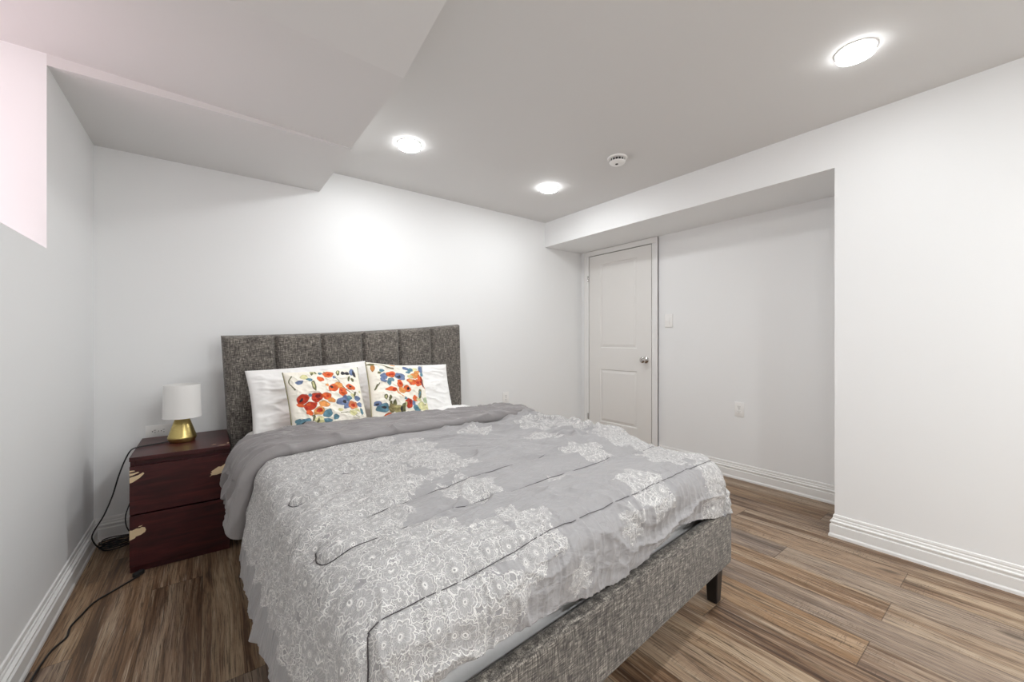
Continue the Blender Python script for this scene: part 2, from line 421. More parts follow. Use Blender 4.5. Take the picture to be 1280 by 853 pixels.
# door ---------------------------------------------------------------
DY0, DY1, DH = 2.228, 3.012, 2.025
b = B(); cw = .068; xc = XA-.018
b.box(xc, XA, DY0-cw, DY0-.004, 0, DH+.004, .003); b.box(xc, XA, DY1+.004, DY1+cw, 0, DH+.004, .003); b.box(xc, XA, DY0-cw, DY1+cw, DH+.004, HB-.002, .003)
b.box(xc-.004, XA, DY0-cw, DY0-cw+.014, 0, HB-.002, .002); b.box(xc-.004, XA, DY1+cw-.014, DY1+cw, 0, HB-.002, .002)
struct(b.build('trim_3', trim_m), 'white casing around the alcove door', 'door casing')
dr = tag(empty('door_1', (XA, (DY0+DY1)/2, 0)), 'white two-panel interior door with round knob in the alcove', 'door', kind='structure')
def door_leaf():
    """front face at local x=-.012 with two sunk panels"""
    y0, y1 = DY0+.003-(DY0+DY1)/2, DY1-.003-(DY0+DY1)/2
    xf = -.013; t = bmesh.new()
    ys = [y0, y0+.16, y1-.155, y1]; zs = [.008, .235, .797, 1.02, 1.93, DH-.003]
    def grid(i, j): return t.verts.new((xf, ys[i], zs[j]))
    V = [[grid(i, j) for j in range(6)] for i in range(4)]
    panels = []
    for i in range(3):
        for j in range(5):
            f = t.faces.new((V[i][j], V[i+1][j], V[i+1][j+1], V[i][j+1]))
            if i == 1 and j in (1, 3): panels.append(f)
    for f in panels:
        for th, dx in ((.006, 0), (.009, .0085), (.012, -.0005), (.030, -.0060)):
            bmesh.ops.inset_region(t, faces=[f], thickness=th, depth=0)
            for v in f.verts: v.co.x += dx
    # edges of the slab
    outer = [(xf, y0, zs[0]), (xf, y1, zs[0]), (xf, y1, zs[5]), (xf, y0, zs[5])]
    for k in range(4):
        a, c = outer[k], outer[(k+1) % 4]
        vv = [t.verts.new(a), t.verts.new(c), t.verts.new((0, c[1], c[2])), t.verts.new((0, a[1], a[2]))]; t.faces.new(vv)
    bmesh.ops.remove_doubles(t, verts=t.verts, dist=1e-5); bmesh.ops.recalc_face_normals(t, faces=t.faces)
    b = B(); b.merge(t); return b.build('door_leaf', door_m, dr)
door_leaf()
yk = DY0+.062-(DY0+DY1)/2
R90 = Matrix.Translation((-.013, yk, .915)) @ Matrix.Rotation(math.radians(-90), 4, 'Y')
b = B(); b.lathe([(0, 0), (.033, 0), (.033, .003), (.029, .008), (.014, .011), (.011, .016), (.011, .030), (.016, .036), (.026, .042), (.0295, .052), (.028, .061), (.021, .067), (.010, .069), (.008, .067), (0, .067)], 40, R90)
tag(b.build('door_knob', chrome_m, dr, 50), 'polished nickel knob')
for z in (1.785, .266):
    b = B(); h = DY1-(DY0+DY1)/2
    for k in range(3):
        b.lathe([(0, 0), (.005, 0), (.0055, .002), (.0055, .018), (.005, .020), (0, .020)], 14, Matrix.Translation((-.022, h+.004, z-.032+k*.022)))
    b.box(-.0215, -.0185, h+.004, h+.016, z-.03, z+.032)
    tag(b.build('hinge', chrome_m, dr, 40), 'small nickel hinge')

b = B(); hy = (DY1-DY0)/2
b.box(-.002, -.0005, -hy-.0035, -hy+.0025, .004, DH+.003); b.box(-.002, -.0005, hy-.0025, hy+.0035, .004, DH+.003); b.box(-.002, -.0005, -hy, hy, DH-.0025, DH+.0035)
b.build('gap_shade', slot_m, dr)  # dark strips painting the shade in the gap around the leaf

# ================================================================== fixtures
def downlight(first=None):
    r = empty('recessed_light')
    b = B(); b.lathe([(.065, -.001), (.0655, -.003), (.070, -.003), (.073, -.0015), (.074, 0), (.065, 0)], 48); b.build('trim_ring', plastic_m, r, 40)
    b = B(); b.lathe([(0, -.018), (.03, -.0172), (.05, -.0145), (.060, -.009), (.0645, 0)], 48); b.build('lens', lens_m, r, 'all')
    return r
labs = ['lit round recessed light nearest the ceiling bulkhead', 'lit round recessed light near the back right ceiling corner',
        'large bright lit round recessed light at the upper right of the ceiling', 'unseen round recessed light added as fill above the foot of the bed',
        'unseen recessed light added as fill behind the camera on the right', 'unseen recessed light added as fill behind the camera on the left']
dl = None
for (x, y), lb in zip(LIGHTS, labs):
    dl = downlight() if dl is None else copy_tree(dl)
    k = LENS_K[LIGHTS.index((x, y))]
    for ch in dl.children:
        if ch.name.startswith('lens'): ch.material_slots[0].link = 'OBJECT'; ch.material_slots[0].material = emis('lit_diffuser', (.97, .99, 1), 122.*k)
    dl.location = (x, y, HC); tag(dl, lb, 'ceiling light', 'round recessed ceiling lights')
sd = tag(empty('smoke_detector', (2.20, 1.72, HC)), 'round white smoke detector on the ceiling', 'smoke detector')
b = B(); b.lathe([(0, 0), (.064, 0), (.066, -.004), (.064, -.011), (.050, -.013), (0, -.013)], 48); b.build('base', plastic_m, sd, 40)
b = B(); b.lathe([(.047, -.012), (.047, -.030), (0, -.030)], 40); b.build('vent_ring', slot_m, sd, 40)
b = B()
for k in range(16):
    t = bmesh.new(); bmesh.ops.create_cube(t, size=1.)
    bmesh.ops.transform(t, matrix=Matrix.Rotation(2*math.pi*k/16, 4, 'Z') @ Matrix.Translation((.0505, 0, -.0215)) @ Matrix.Diagonal((.007, .003, .018, 1)), verts=t.verts)
    b.merge(t)
b.build('vent_grille', plastic_m, sd)
b = B(); b.lathe([(0, -.048), (.030, -.047), (.042, -.043), (.051, -.036), (.054, -.030), (.050, -.0295), (0, -.0295)], 48); b.build('cap', plastic_m, sd, 40)
b = B(); b.lathe([(0, -.051), (.008, -.0505), (.010, -.0475), (0, -.0475)], 20, Matrix.Translation((-.012, -.004, 0))); b.build('test_button', slot_m, sd, 40)

def duplex(name='power_outlet'):
    """plate in local XZ, front towards -Y, standing upright"""
    r = empty(name)
    part('cover_plate', plastic_m, r, 30, (-.035, .035, -.006, -.001, -.0575, .0575), bev=.002)
    for s in (1, -1):
        b = B(); pts = []
        for k in range(24):
            a = 2*math.pi*k/24; pts.append((max(-.0155, min(.0155, .0175*math.cos(a))), s*.0195+.0145*math.sin(a)))
        b.prism(pts, -.0078, -.005, 'y'); rc = b.build('receptacle', plastic_m, r)
        b = B(); z = s*.0195
        b.box(-.0078, -.0055, -.0082, -.0076, z-.001, z+.008); b.box(.0055, .0078, -.0082, -.0076, z-.000, z+.007)
        t = bmesh.new(); bmesh.ops.create_cone(t, cap_ends=True, segments=12, radius1=.0027, radius2=.0027, depth=.0006)
        b.merge(t, Matrix.Translation((0, -.0079, z-.007)) @ Matrix.Rotation(math.pi/2, 4, 'X'))
        b.build('slots', slot_m, rc)
    b = B(); b.lathe([(0, 0), (.003, 0), (.0025, .0012), (0, .0014)], 12, Matrix.Translation((0, -.006, 0)) @ Matrix.Rotation(math.pi/2, 4, 'X')); b.build('screw', chrome_m, r)
    return r
o1 = duplex(); o1.location = (2.306, YB, .545); tag(o1, 'white wall outlet on the back wall right of the headboard', 'outlet', 'duplex wall outlets')
o2 = copy_tree(o1); o2.location = (XA, 1.442, .555); o2.rotation_euler = (0, 0, math.radians(-90)); tag(o2, 'white wall outlet low on the alcove wall right of the door', 'outlet')
o3 = copy_tree(o1); o3.location = (-.232, YB, .573); o3.rotation_euler = (0, math.radians(90), 0); tag(o3, 'white wall outlet mounted sideways just above the nightstand', 'outlet')
sw = tag(empty('light_switch', (XA, 2.054, 1.286), math.radians(-90)), 'white rocker light switch beside the door', 'light switch')
part('cover_plate', plastic_m, sw, 30, (-.038, .038, -.010, -.001, -.061, .061), bev=.002)
b = B(); b.prism([(-.0095, -.033), (-.0125, -.033), (-.0155, .0), (-.0115, .033), (-.0095, .033)], -.0165, .0165, 'x'); b.build('rocker', plastic_m, sw)

# ================================================================== numpy noise
def vnoise(x, y, seed=0):
    xi, yi = np.floor(x).astype(np.int64), np.floor(y).astype(np.int64); fx, fy = x-xi, y-yi
    def h(a, c):
        n = (a*374761393+c*668265263+seed*1442695041) & 0xffffffff
        n = ((n ^ (n >> 13))*1274126177) & 0xffffffff
        return ((n ^ (n >> 16)) & 0xffff)/65535.
    u, v = fx*fx*fx*(fx*(fx*6-15)+10), fy*fy*fy*(fy*(fy*6-15)+10)
    return (h(xi, yi)*(1-u)+h(xi+1, yi)*u)*(1-v)+(h(xi, yi+1)*(1-u)+h(xi+1, yi+1)*u)*v
def fbm(x, y, o=3, seed=0):
    r, a, s = 0, .5, 0
    for k in range(o): r = r+a*vnoise(x*2**k, y*2**k, seed+k*17); s += a; a *= .5
    return r/s
def grid_mesh(name, P, mat, parent=None, uv=None, attr=None, closed=False):
    """P (n,m,3) -> quad grid object"""
    n, m = P.shape[:2]
    me = bpy.data.meshes.new(name); me.vertices.add(n*m); me.vertices.foreach_set('co', P.reshape(-1).astype(np.float32))
    i, j = np.meshgrid(np.arange(n-1), np.arange(m-1), indexing='ij')
    a = (i*m+j).ravel(); q = np.stack([a, a+m, a+m+1, a+1], 1)
    me.loops.add(q.size); me.polygons.add(len(q))
    me.loops.foreach_set('vertex_index', q.ravel()); me.polygons.foreach_set('loop_start', np.arange(0, q.size, 4))
    me.polygons.foreach_set('loop_total', np.full(len(q), 4)); me.update(calc_edges=True)
    me.polygons.foreach_set('use_smooth', np.ones(len(q), bool))
    if uv is not None:
        l = me.uv_layers.new(name='cloth'); l.data.foreach_set('uv', uv.reshape(-1, 2)[q.ravel()].ravel().astype(np.float32))
    for k, v in (attr or {}).items():
        if v.ndim == 2: a_ = me.attributes.new(k, 'FLOAT', 'POINT'); a_.data.foreach_set('value', v.ravel().astype(np.float32))
        else:
            a_ = me.attributes.new(k, 'FLOAT_COLOR', 'POINT'); c = np.concatenate([v, np.ones(v.shape[:2]+(1,))], 2)
            a_.data.foreach_set('color', c.ravel().astype(np.float32))
    me.materials.append(mat); me.validate()
    o = link(bpy.data.objects.new(name, me))
    if parent: o.parent = parent
    return o
def normals(P):
    du = np.gradient(P, axis=0); dv = np.gradient(P, axis=1); n = np.cross(du, dv)
    return n/np.maximum(np.linalg.norm(n, axis=2, keepdims=True), 1e-9)

# ================================================================== bed
FL, FR, HL, HR = [np.array(p) for p in ((.172, .672), (1.776, .787), (.105, 2.975), (1.735, 3.05))]
BW, BL = 1.6, 2.31
def bed(a, c):
    """bed coordinates (a across from the left side, c up from the foot) to room x, y"""
    u, v = np.asarray(a)/BW, np.asarray(c)/BL
    P = ((1-u)*(1-v))[..., None]*FL+(u*(1-v))[..., None]*FR+((1-u)*v)[..., None]*HL+(u*v)[..., None]*HR
    return P[..., 0], P[..., 1]
def bedwarp(o):
    co = np.empty(len(o.data.vertices)*3, np.float32); o.data.vertices.foreach_get('co', co); co = co.reshape(-1, 3)
    x, y = bed(co[:, 0], co[:, 1]); co[:, 0], co[:, 1] = x, y
    o.data.vertices.foreach_set('co', co.ravel()); o.data.update(); return o
bedo = tag(empty('queen_bed', (0, 0, 0)), 'queen bed with grey linen upholstered headboard and rails on black legs', 'bed')
def rail(x0, x1, y0, y1, z0=.162, z1=.392, bev=.018):
    t = bmesh.new(); bmesh.ops.create_cube(t, size=1.)
    for v in t.verts: v.co = Vector(((x0+x1)/2+v.co.x*(x1-x0), (y0+y1)/2+v.co.y*(y1-y0), (z0+z1)/2+v.co.z*(z1-z0)))
    bmesh.ops.bevel(t, geom=t.edges[:], offset=bev, segments=4, profile=.5, affect='EDGES'); return t
for nm, q in (('foot_rail', (0, BW, 0, .045)), ('side_rail', (0, .055, .055, 2.22)), ('side_rail', (BW-.055, BW, .055, 2.22)), ('head_rail', (.055, BW-.055, 2.18, 2.22))):
    b = B(); b.merge(rail(*q)); bedwarp(b.build(nm, linen_m, bedo, 60))
b = B(); b.box(.056, BW-.056, .056, 2.178, .19, .215); bedwarp(b.build('slat_deck', leg_m, bedo))
for a, c in ((.06, .055), (BW-.06, .055), (.06, 2.15), (BW-.06, 2.15), (BW/2, 1.1)):
    t = bmesh.new(); bmesh.ops.create_cube(t, size=1.)
    zt = .163 if a != BW/2 else .189
    for v in t.verts:
        top = v.co.z > 0; w = .028 if top else .021
        v.co = Vector((a+(w if v.co.x > 0 else -w), c+(w if v.co.y > 0 else -w), zt if top else 0.))
    bmesh.ops.bevel(t, geom=t.edges[:], offset=.003, segments=1, affect='EDGES')
    b = B(); b.merge(t); tag(bedwarp(b.build('leg', leg_m, bedo)), 'black tapered wooden leg')
# headboard: six vertical channels, slightly racked as in the room
def headboard():
    n, m = 601, 121; Wd, thick = 1.62, .075
    u = np.linspace(0, 1, n)[:, None]*np.ones((1, m)); v = np.ones((n, 1))*np.linspace(0, 1, m)[None]
    # corners on the wall side, bottom then top: (x, y, z)
    bl, br = np.array((.112, 2.98, .20)), np.array((1.745, 3.055, .30)); tl, tr = np.array((.062, 3.005, 1.135)), np.array((1.722, 3.06, 1.243))
    P = (1-u)[..., None]*(1-v)[..., None]*bl+u[..., None]*(1-v)[..., None]*br+(1-u)[..., None]*v[..., None]*tl+u[..., None]*v[..., None]*tr
    P[..., 2] -= v*.018*(4*u*(1-u))*.9
    f = (u*6) % 1; f = np.where(u >= 1, 1, f)
    puff = np.minimum(1, (np.sin(np.pi*f)+.0)*2.6)**.6
    puff = np.where((u*6 < .5), np.maximum(puff, np.clip(1-(.055-u*1.62)/.055, 0, 1)**.4), puff)
    edge = np.minimum(np.minimum(u*Wd, (1-u)*Wd), (1-v)*.95); er = .03
    rd = np.sqrt(np.clip(1-(1-np.clip(edge/er, 0, 1))**2, 0, 1))
    inner = np.where((u*6 > .12) & (u*6 < 5.88), -.026*np.exp(-(np.minimum(f, 1-f)/.045)**2)+.014*(puff-1), 0)
    d = (thick+inner+.003*(fbm(u*30, v*18, 3, 5)-.5))*rd*.85+thick*.15*0
    d = thick*.25+d*.95
    F = P.copy(); F[..., 1] -= d
    o1 = grid_mesh('headboard', F, linen_m, bedo)
    bm = bmesh.new(); bm.from_mesh(o1.data)
    be = [e for e in bm.edges if e.is_boundary]
    r = bmesh.ops.extrude_edge_only(bm, edges=be)
    vs_ = [g for g in r['geom'] if isinstance(g, bmesh.types.BMVert)]
    def plane_y(x, z):
        uu = min(1, max(0, (x-.1)/1.64)); vv = (z-.2)/.95
        return (2.98*(1-uu)+3.055*uu)*(1-vv)+(3.005*(1-uu)+3.06*uu)*vv+.012
    for q in vs_: q.co.y = plane_y(q.co.x, q.co.z)
    bmesh.ops.contextual_create(bm, geom=[e for e in bm.edges if e.is_boundary])
    bmesh.ops.recalc_face_normals(bm, faces=bm.faces)
    bm.to_mesh(o1.data); bm.free()
    o1.data.set_sharp_from_angle(angle=math.radians(60))
headboard()
# mattress -----------------------------------------------------------
def rounded_box(x0, x1, y0, y1, z0, z1, r, seg=6):
    t = bmesh.new(); bmesh.ops.create_cube(t, size=1.)
    for v in t.verts: v.co = Vector(((x0+x1)/2+v.co.x*(x1-x0), (y0+y1)/2+v.co.y*(y1-y0), (z0+z1)/2+v.co.z*(z1-z0)))
    bmesh.ops.bevel(t, geom=t.edges[:], offset=r, segments=seg, profile=.5, affect='EDGES'); return t
b = B(); b.merge(rounded_box(.06, BW-.06, .082, 2.165, .217, .548, .045))
mt = tag(bedwarp(b.build('mattress', sheet_m, None, 60)), 'thick mattress in white cover lying inside the grey bed frame', 'mattress')
# bed sheet over the head end ----------------------------------------
def sheet():
    n, m = 220, 110
    s = np.linspace(-.24, BW-.06*2+.24, n)[:, None]*np.ones((1, m)); t = np.ones((n, 1))*np.linspace(1.55, 2.165, m)[None]
    Wm = BW-.12; r = .05
    cs = np.clip(s, r, Wm-r); d = np.abs(s-cs); sg = np.sign(s-cs); q = r*np.pi/2
    h = np.where(d < q, r*np.sin(d/r), r+.02*(d-q)); dr_ = np.where(d < q, r*(1-np.cos(d/r)), r+(d-q))
    a = .06+cs+sg*h; z = .556-dr_
    x, y = bed(a, t); P = np.stack([x, y, z], 2); N = normals(P); N *= np.sign((N[n//2, m//2, 2]))
    w = .012*(fbm(s*7+fbm(s*3, t*3, 2, 3)*3, t*14, 3, 9))+.004
    hump = .035*np.exp(-(((s-1.32)/.22)**2+((t-2.0)/.10)**2))+.02*np.exp(-(((s-1.2)/.3)**2+((t-1.78)/.07)**2))
    P = P+N*(w+hump)[..., None]
    return tag(grid_mesh('bed_sheet', P, white_cotton), 'rumpled white sheet over the mattress below the pillows', 'sheet')
sheet()

# ------------------------------------------------------------------ comforter
RC = .085
A0, A1, C0 = .105, BW-.095, .105        # core rectangle edges (before the drop)
ZT = .605
def drape(s, t, extra=0.):
    """s across from the left edge of the top, t from the foot; negative = hanging"""
    s0, s1, t0 = A0, A1, C0
    cs = np.clip(s, s0, s1); ct = np.maximum(t, t0)
    dx, dy = s-cs, t-ct; d = np.sqrt(dx*dx+dy*dy); dd = np.maximum(d, 1e-9)
    ux, uy = dx/dd, dy/dd
    q = RC*np.pi/2
    over = np.maximum(d-q, 0)
    side = np.abs(ux)**2                      # 1 on the sides, 0 at the foot
    corner = (4*(ux*uy)**2)
    right = (s > (s0+s1)/2)
    flare = np.where(right, .10, .11+.11*np.clip(t/.8, 0, 1)-.12*np.clip((t-.8)/.8, 0, 1))*side+.02*(1-side)+corner*.15
    h = np.where(d < q, RC*np.sin(d/RC), RC+flare*over)
    drop = np.where(d < q, RC*(1-np.cos(d/RC)), RC+over*np.sqrt(np.maximum(1-flare**2, .2)))
    # folds of the hanging cloth
    k = np.clip(over/.22, 0, 1)**1.1
    per = np.where(side > .5, t, s+3.)
    fold = 0.007*np.sin(per*26+4*fbm(per*2.6, per*0, 2, 4)*3)+.012*(fbm(per*9, d*3, 2, 7)-.5)*2
    fold = fold*side + (1-side)*(.007*np.sin(per*41+5*fbm(per*2.0, per*0, 2, 14)))
    th = np.arctan2(uy, ux)
    fold = fold+corner*.030*np.sin(th*7+1.)
    h = h+k*fold
    a = cs+ux*h; c = ct+uy*h
    z = ZT-drop-.012*corner*k
    z = z+.018*np.clip(1-((s-.8)/.85)**2, 0, 1)
    x, y = bed(a, c)
    return np.stack([x, y, z], -1)
# quilting seams in (s, t): list of polylines
SEAMS = [
    [(-.10, -.20), (-.04, -.10), (.035, .030), (.05, .052), (.075, .056), (.30, .05), (.60, .062), (.95, .055), (1.25, .06), (1.50, .06), (1.56, .075), (1.60, .12)],
    [(.05, .41), (.035, .375), (.045, .335), (.09, .315), (.25, .318), (.45, .335), (.75, .33), (1.05, .325), (1.35, .33), (1.52, .33)],
    [(.20, .475), (.40, .49), (.60, .50), (.85, .495), (1.0, .50)],
    [(.06, .80), (.045, .765), (.06, .725), (.12, .708), (.30, .71), (.52, .712), (.72, .70)],
    [(.10, .895), (.30, .885), (.55, .88), (.76, .89)],
    [(.30, 1.055), (.50, 1.05), (.72, 1.055)],
]
def seamd(s, t):
    best = np.full(s.shape, 9.)
    for pl in SEAMS:
        P = np.array([(p.x, p.y) for p in smooth_path([(a, c, 0) for a, c in pl], 5)])
        for p, q in zip(P, P[1:]):
            w = q-p; L = w@w+1e-12
            k = np.clip(((s-p[0])*w[0]+(t-p[1])*w[1])/L, 0, 1)
            best = np.minimum(best, np.hypot(s-p[0]-k*w[0], t-p[1]-k*w[1]))
    return best
def cloth_disp(s, t):
    w1 = fbm(s*2.4+1.5, t*3.6, 3, 21)-.5
    wx = s*3+fbm(s*2, t*2, 2, 2)*1.5; wy = t*9+fbm(s*3, t*3, 2, 8)*2.2
    rid = 1-np.abs(fbm(wx, wy, 3, 31)*2-1)          # long creases across the bed
    rid2 = 1-np.abs(fbm((s+t)*5+3, (s-t)*2.2, 3, 41)*2-1)
    right = np.clip((s-.7)/.5, 0, 1)*np.clip((t-.35)/.25, 0, 1)
    sd_ = seamd(s, t)
    puff = np.sin(np.minimum(sd_/.11, 1)*np.pi/2)
    puck = (fbm(s*38, t*6, 2, 51)-.5)*np.exp(-(sd_/.05)**2)*(1-np.exp(-(sd_/.012)**2))
    d = .024*w1+.026*(rid**4)*(.5+.5*right)+.036*right*(rid2**4)+.014*(puff-.8)+.008*puck
    leftz = np.clip((.75-s)/.3, 0, 1)*np.clip((t-.12)/.1, 0, 1)
    sh = 1-np.abs(fbm(s*7+fbm(s*6, t*6, 2, 24)*2, t*42, 3, 25)*2-1)
    d = d+leftz*.0075*(sh**2)*(1-np.exp(-(sd_/.012)**2))
    pl = 1-np.abs(fbm(s*24+fbm(s*5, t*5, 2, 34)*1.5, t*3.2, 3, 35)*2-1)
    d = d+np.clip((.16-t)/.1, 0, 1)*(.009*pl**3-.003)*np.clip(s/.1, 0, 1)
    d = d+.0055*(fbm(s*14, t*26, 3, 61)-.5)*(1-np.exp(-(sd_/.012)**2))
    d = d-.0025*np.exp(-(sd_/.007)**2)
    lefty = np.clip((.12-s)/.15, 0, 1)                # vertical creases on the left drop
    d = d*(1-.2*lefty)+lefty*.008*(fbm(t*20, s*3, 3, 71)-.5)
    return d
def surf(s, t, e=.004):
    P = drape(s, t)
    N = np.cross(drape(s+e, t)-drape(s-e, t), drape(s, t+e)-drape(s, t-e))
    N /= np.maximum(np.linalg.norm(N, axis=-1, keepdims=True), 1e-9)
    return P+N*cloth_disp(s, t)[..., None], N
CLUST = [(.47, .10, .11), (.24, -.06, .16), (1.02, .06, .10), (1.12, .42, .11), (.30, .10, .055), (.52, .42, .10), (.55, .95, .13), (.62, .67, .08), (1.10, .68, .10), (.86, -.02, .05), (.60, -.08, .045),
         (.95, 1.02, .10), (1.3, .95, .12), (.80, .30, .035), (.14, .10, .10), (1.36, .2, .10)]
def lace_mask(s, t):
    n1 = fbm(s*9, t*9, 2, 91)-.5
    left = 1/(1+np.exp(-(.33+.07*np.sin(t*11+1)-s+n1*.3)/.03))
    left = np.maximum(left, 1/(1+np.exp(-(.52+n1*.4-s)/.03))/(1+np.exp(-(t-.55)/.04)))
    right = 1/(1+np.exp(-(s-1.38+n1*.2)/.03))
    m_ = np.maximum(left, right)
    for a, c, r in CLUST:
        rr = r*(1+.18*np.sin(6*np.arctan2(t-c, s-a)))
        m_ = np.maximum(m_, 1/(1+np.exp(-(rr-np.hypot(s-a, (t-c)))/.012)))
    hole = fbm(s*5+7, t*5, 2, 95)
    m_ = m_*np.clip((.74-hole+.3*(s < .45))/.08, 0, 1)
    hem = 1/(1+np.exp(-(s+.195+.022*np.abs(np.sin(t*24)))/.006))     # plain border near the left hem
    return m_*hem
def comforter():
    n, m = 700, 520
    sv = np.linspace(-.295, BW+.20, n); tv0 = np.linspace(0, 1, m)
    s = sv[:, None]*np.ones((1, m))
    tf = -(.090+.015*fbm(sv*5, sv*0, 2, 3)+.065*np.exp(-((sv-.80)/.26)**2)+.075*np.clip((sv-1.15)/.35, 0, 1)-.10*np.clip((sv-1.55)/.2, 0, 1))
    tf = np.where(sv < .12, -(.10+.34*np.clip((.12-sv)/.3, 0, 1)), tf)
    tb = 1.235+.03*np.sin(sv*2.3+1)+.10*np.clip((sv-1.2)/.4, 0, 1)**1.5
    t = tf[:, None]+(tb-tf)[:, None]*tv0[None]
    P, N = surf(s, t)
    # roll the hem under by a thickness
    o = grid_mesh('comforter', P, lace_m, None, np.stack([s, t], 2), {'lace': lace_mask(s, t)})
    md = o.modifiers.new('thickness', 'SOLIDIFY'); md.thickness = .012; md.offset = -1 if N[n//2, m//2, 2] > 0 else 1
    tag(o, 'silver grey quilted comforter with white floral lace spread over the bed', 'comforter')
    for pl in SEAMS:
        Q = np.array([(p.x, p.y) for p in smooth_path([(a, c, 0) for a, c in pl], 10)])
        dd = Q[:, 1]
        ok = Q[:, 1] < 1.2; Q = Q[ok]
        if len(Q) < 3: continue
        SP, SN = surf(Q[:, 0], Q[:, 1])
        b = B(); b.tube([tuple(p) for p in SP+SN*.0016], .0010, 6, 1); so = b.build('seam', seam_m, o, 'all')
        so['label'] = 'stitched quilting seam, dark for the shade in its groove'
    return o
seam_m = plain('dark_shade', srgb(70, 64, 66), .9)  # seam lines coloured dark to stand for the shade in the stitched grooves
cf = comforter()
def flap():
    """dark grey underside turned back below the pillows, hanging down at the left"""
    n, m = 420, 150
    sv = np.linspace(-.23, BW+.18, n); s = sv[:, None]*np.ones((1, m))
    v = np.ones((n, 1))*np.linspace(0, 1, m)[None]
    s = np.where(s < 0, s*(.86+.13*np.sin(v*15+.9)-.10*v), s)
    tb = 1.225+.03*np.sin(sv*2.3+1)+.10*np.clip((sv-1.2)/.4, 0, 1)**1.5+.012*(fbm(sv*9, sv*0, 2, 6)-.5)
    wd = .50+.05*np.sin(sv*4)+.03*(fbm(sv*5, sv*0, 2, 16)-.5)-.12*np.clip((sv-1.25)/.4, 0, 1)
    L = wd[:, None]*v
    rr = .016; arc = np.pi*rr
    ph = np.clip(L/arc, 0, 1)*np.pi
    t = tb[:, None]-rr*np.sin(ph)*1.2+np.maximum(L-arc, 0)
    lift = rr*(1-np.cos(ph))+.004
    hang = np.clip((.08-s)/.1, 0, 1)
    P = drape(s, t); e = .004
    N = np.cross(drape(s+e, t)-drape(s-e, t), drape(s, t+e)-drape(s, t-e)); N /= np.linalg.norm(N, axis=-1, keepdims=True)
    back = np.clip((L-.16)/.35, 0, 1)
    w = .018*fbm(s*4+fbm(s*2, t*2, 2, 4)*2, t*15, 3, 77)+.022*(1-np.abs(fbm(s*4+2, t*12+s*3, 3, 78)*2-1))**5+.006*(fbm(s*18, t*40, 2, 79)-.5)
    w = w+hang*.022*(.5+.5*np.sin(t*46+2*fbm(t*3, s*2, 2, 5)))
    dsp = lift+w*np.clip(L/.05, 0, 1)-.026*back*(1-hang)
    P = P+N*dsp[..., None]
    o = grid_mesh('folded_edge', P, under_m, cf)
    md = o.modifiers.new('thickness', 'SOLIDIFY'); md.thickness = .010; md.offset = -1
    o['label'] = 'darker grey underside of the comforter turned back below the pillows'
flap()

# ================================================================== pillows
def pillow(name, w, h, thick, mat, seed=0, n=90, attr=None, concave=.05, sag=0.):
    """closed pillow in local XZ (x width, z height), y thickness; two grids welded at the rim"""
    u = np.linspace(-1, 1, n)[:, None]*np.ones((1, n)); v = np.ones((n, 1))*np.linspace(-1, 1, n)[None]
    X = u*w/2*(1-concave*(1-v*v)); Z = v*h/2*(1-concave*(1-u*u))
    t = thick/2*(np.clip((1-u**2), 0, 1)*np.clip((1-v**2), 0, 1))**.38*(1-.15*v)
    cr = fbm(u*2.3+seed, v*2.3, 3, 11+seed)-.5; ang = (1-np.abs(fbm(u*3+v*2+seed, v*3-u, 3, 12+seed)*2-1))**3
    rim = np.clip((1-np.maximum(np.abs(u), np.abs(v)))*6, 0, 1)
    out = []
    for sgn in (-1, 1):
        Y = sgn*(t+.022*cr*rim+.012*ang*rim)
        out.append(np.stack([X, Y, Z+sag*(1-u*u)*(v > 0)*v], 2))
    o = grid_mesh(name, out[0], mat, None, np.stack([u, v], 2), attr)
    o2 = grid_mesh(name, out[1][::-1], mat, None, np.stack([u, v], 2)[::-1], {k: a[::-1] for k, a in (attr or {}).items()})
    bm = bmesh.new(); bm.from_mesh(o.data); bm.from_mesh(o2.data); bmesh.ops.remove_doubles(bm, verts=bm.verts, dist=1e-5)
    bmesh.ops.recalc_face_normals(bm, faces=bm.faces)
    bm.to_mesh(o.data); bm.free(); me2 = o2.data; bpy.data.objects.remove(o2); bpy.data.meshes.remove(me2)
    return o
def place(o, loc, tilt, yaw, roll=0.):
    o.rotation_mode = 'XYZ'
    o.matrix_world = Matrix.Translation(loc) @ Matrix.Rotation(math.radians(yaw), 4, 'Z') @ Matrix.Rotation(math.radians(-tilt), 4, 'X') @ Matrix.Rotation(math.radians(roll), 4, 'Y')
    return o
p = place(pillow('pillow',   .72, .42, .13, white_cotton, 1, concave=.04), (.545, 2.80, .745), 19, 3, -3)
tag(p, 'white pillow leaning on the headboard at the left, behind the left floral cushion', 'pillow', 'white bed pillows')
p = place(pillow('pillow', .70, .40, .12, white_cotton, 4, concave=.04), (1.19, 2.835, .735), 20, 3, 2)
tag(p, 'white pillow leaning on the headboard at the right, behind the right floral cushion', 'pillow', 'white bed pillows')
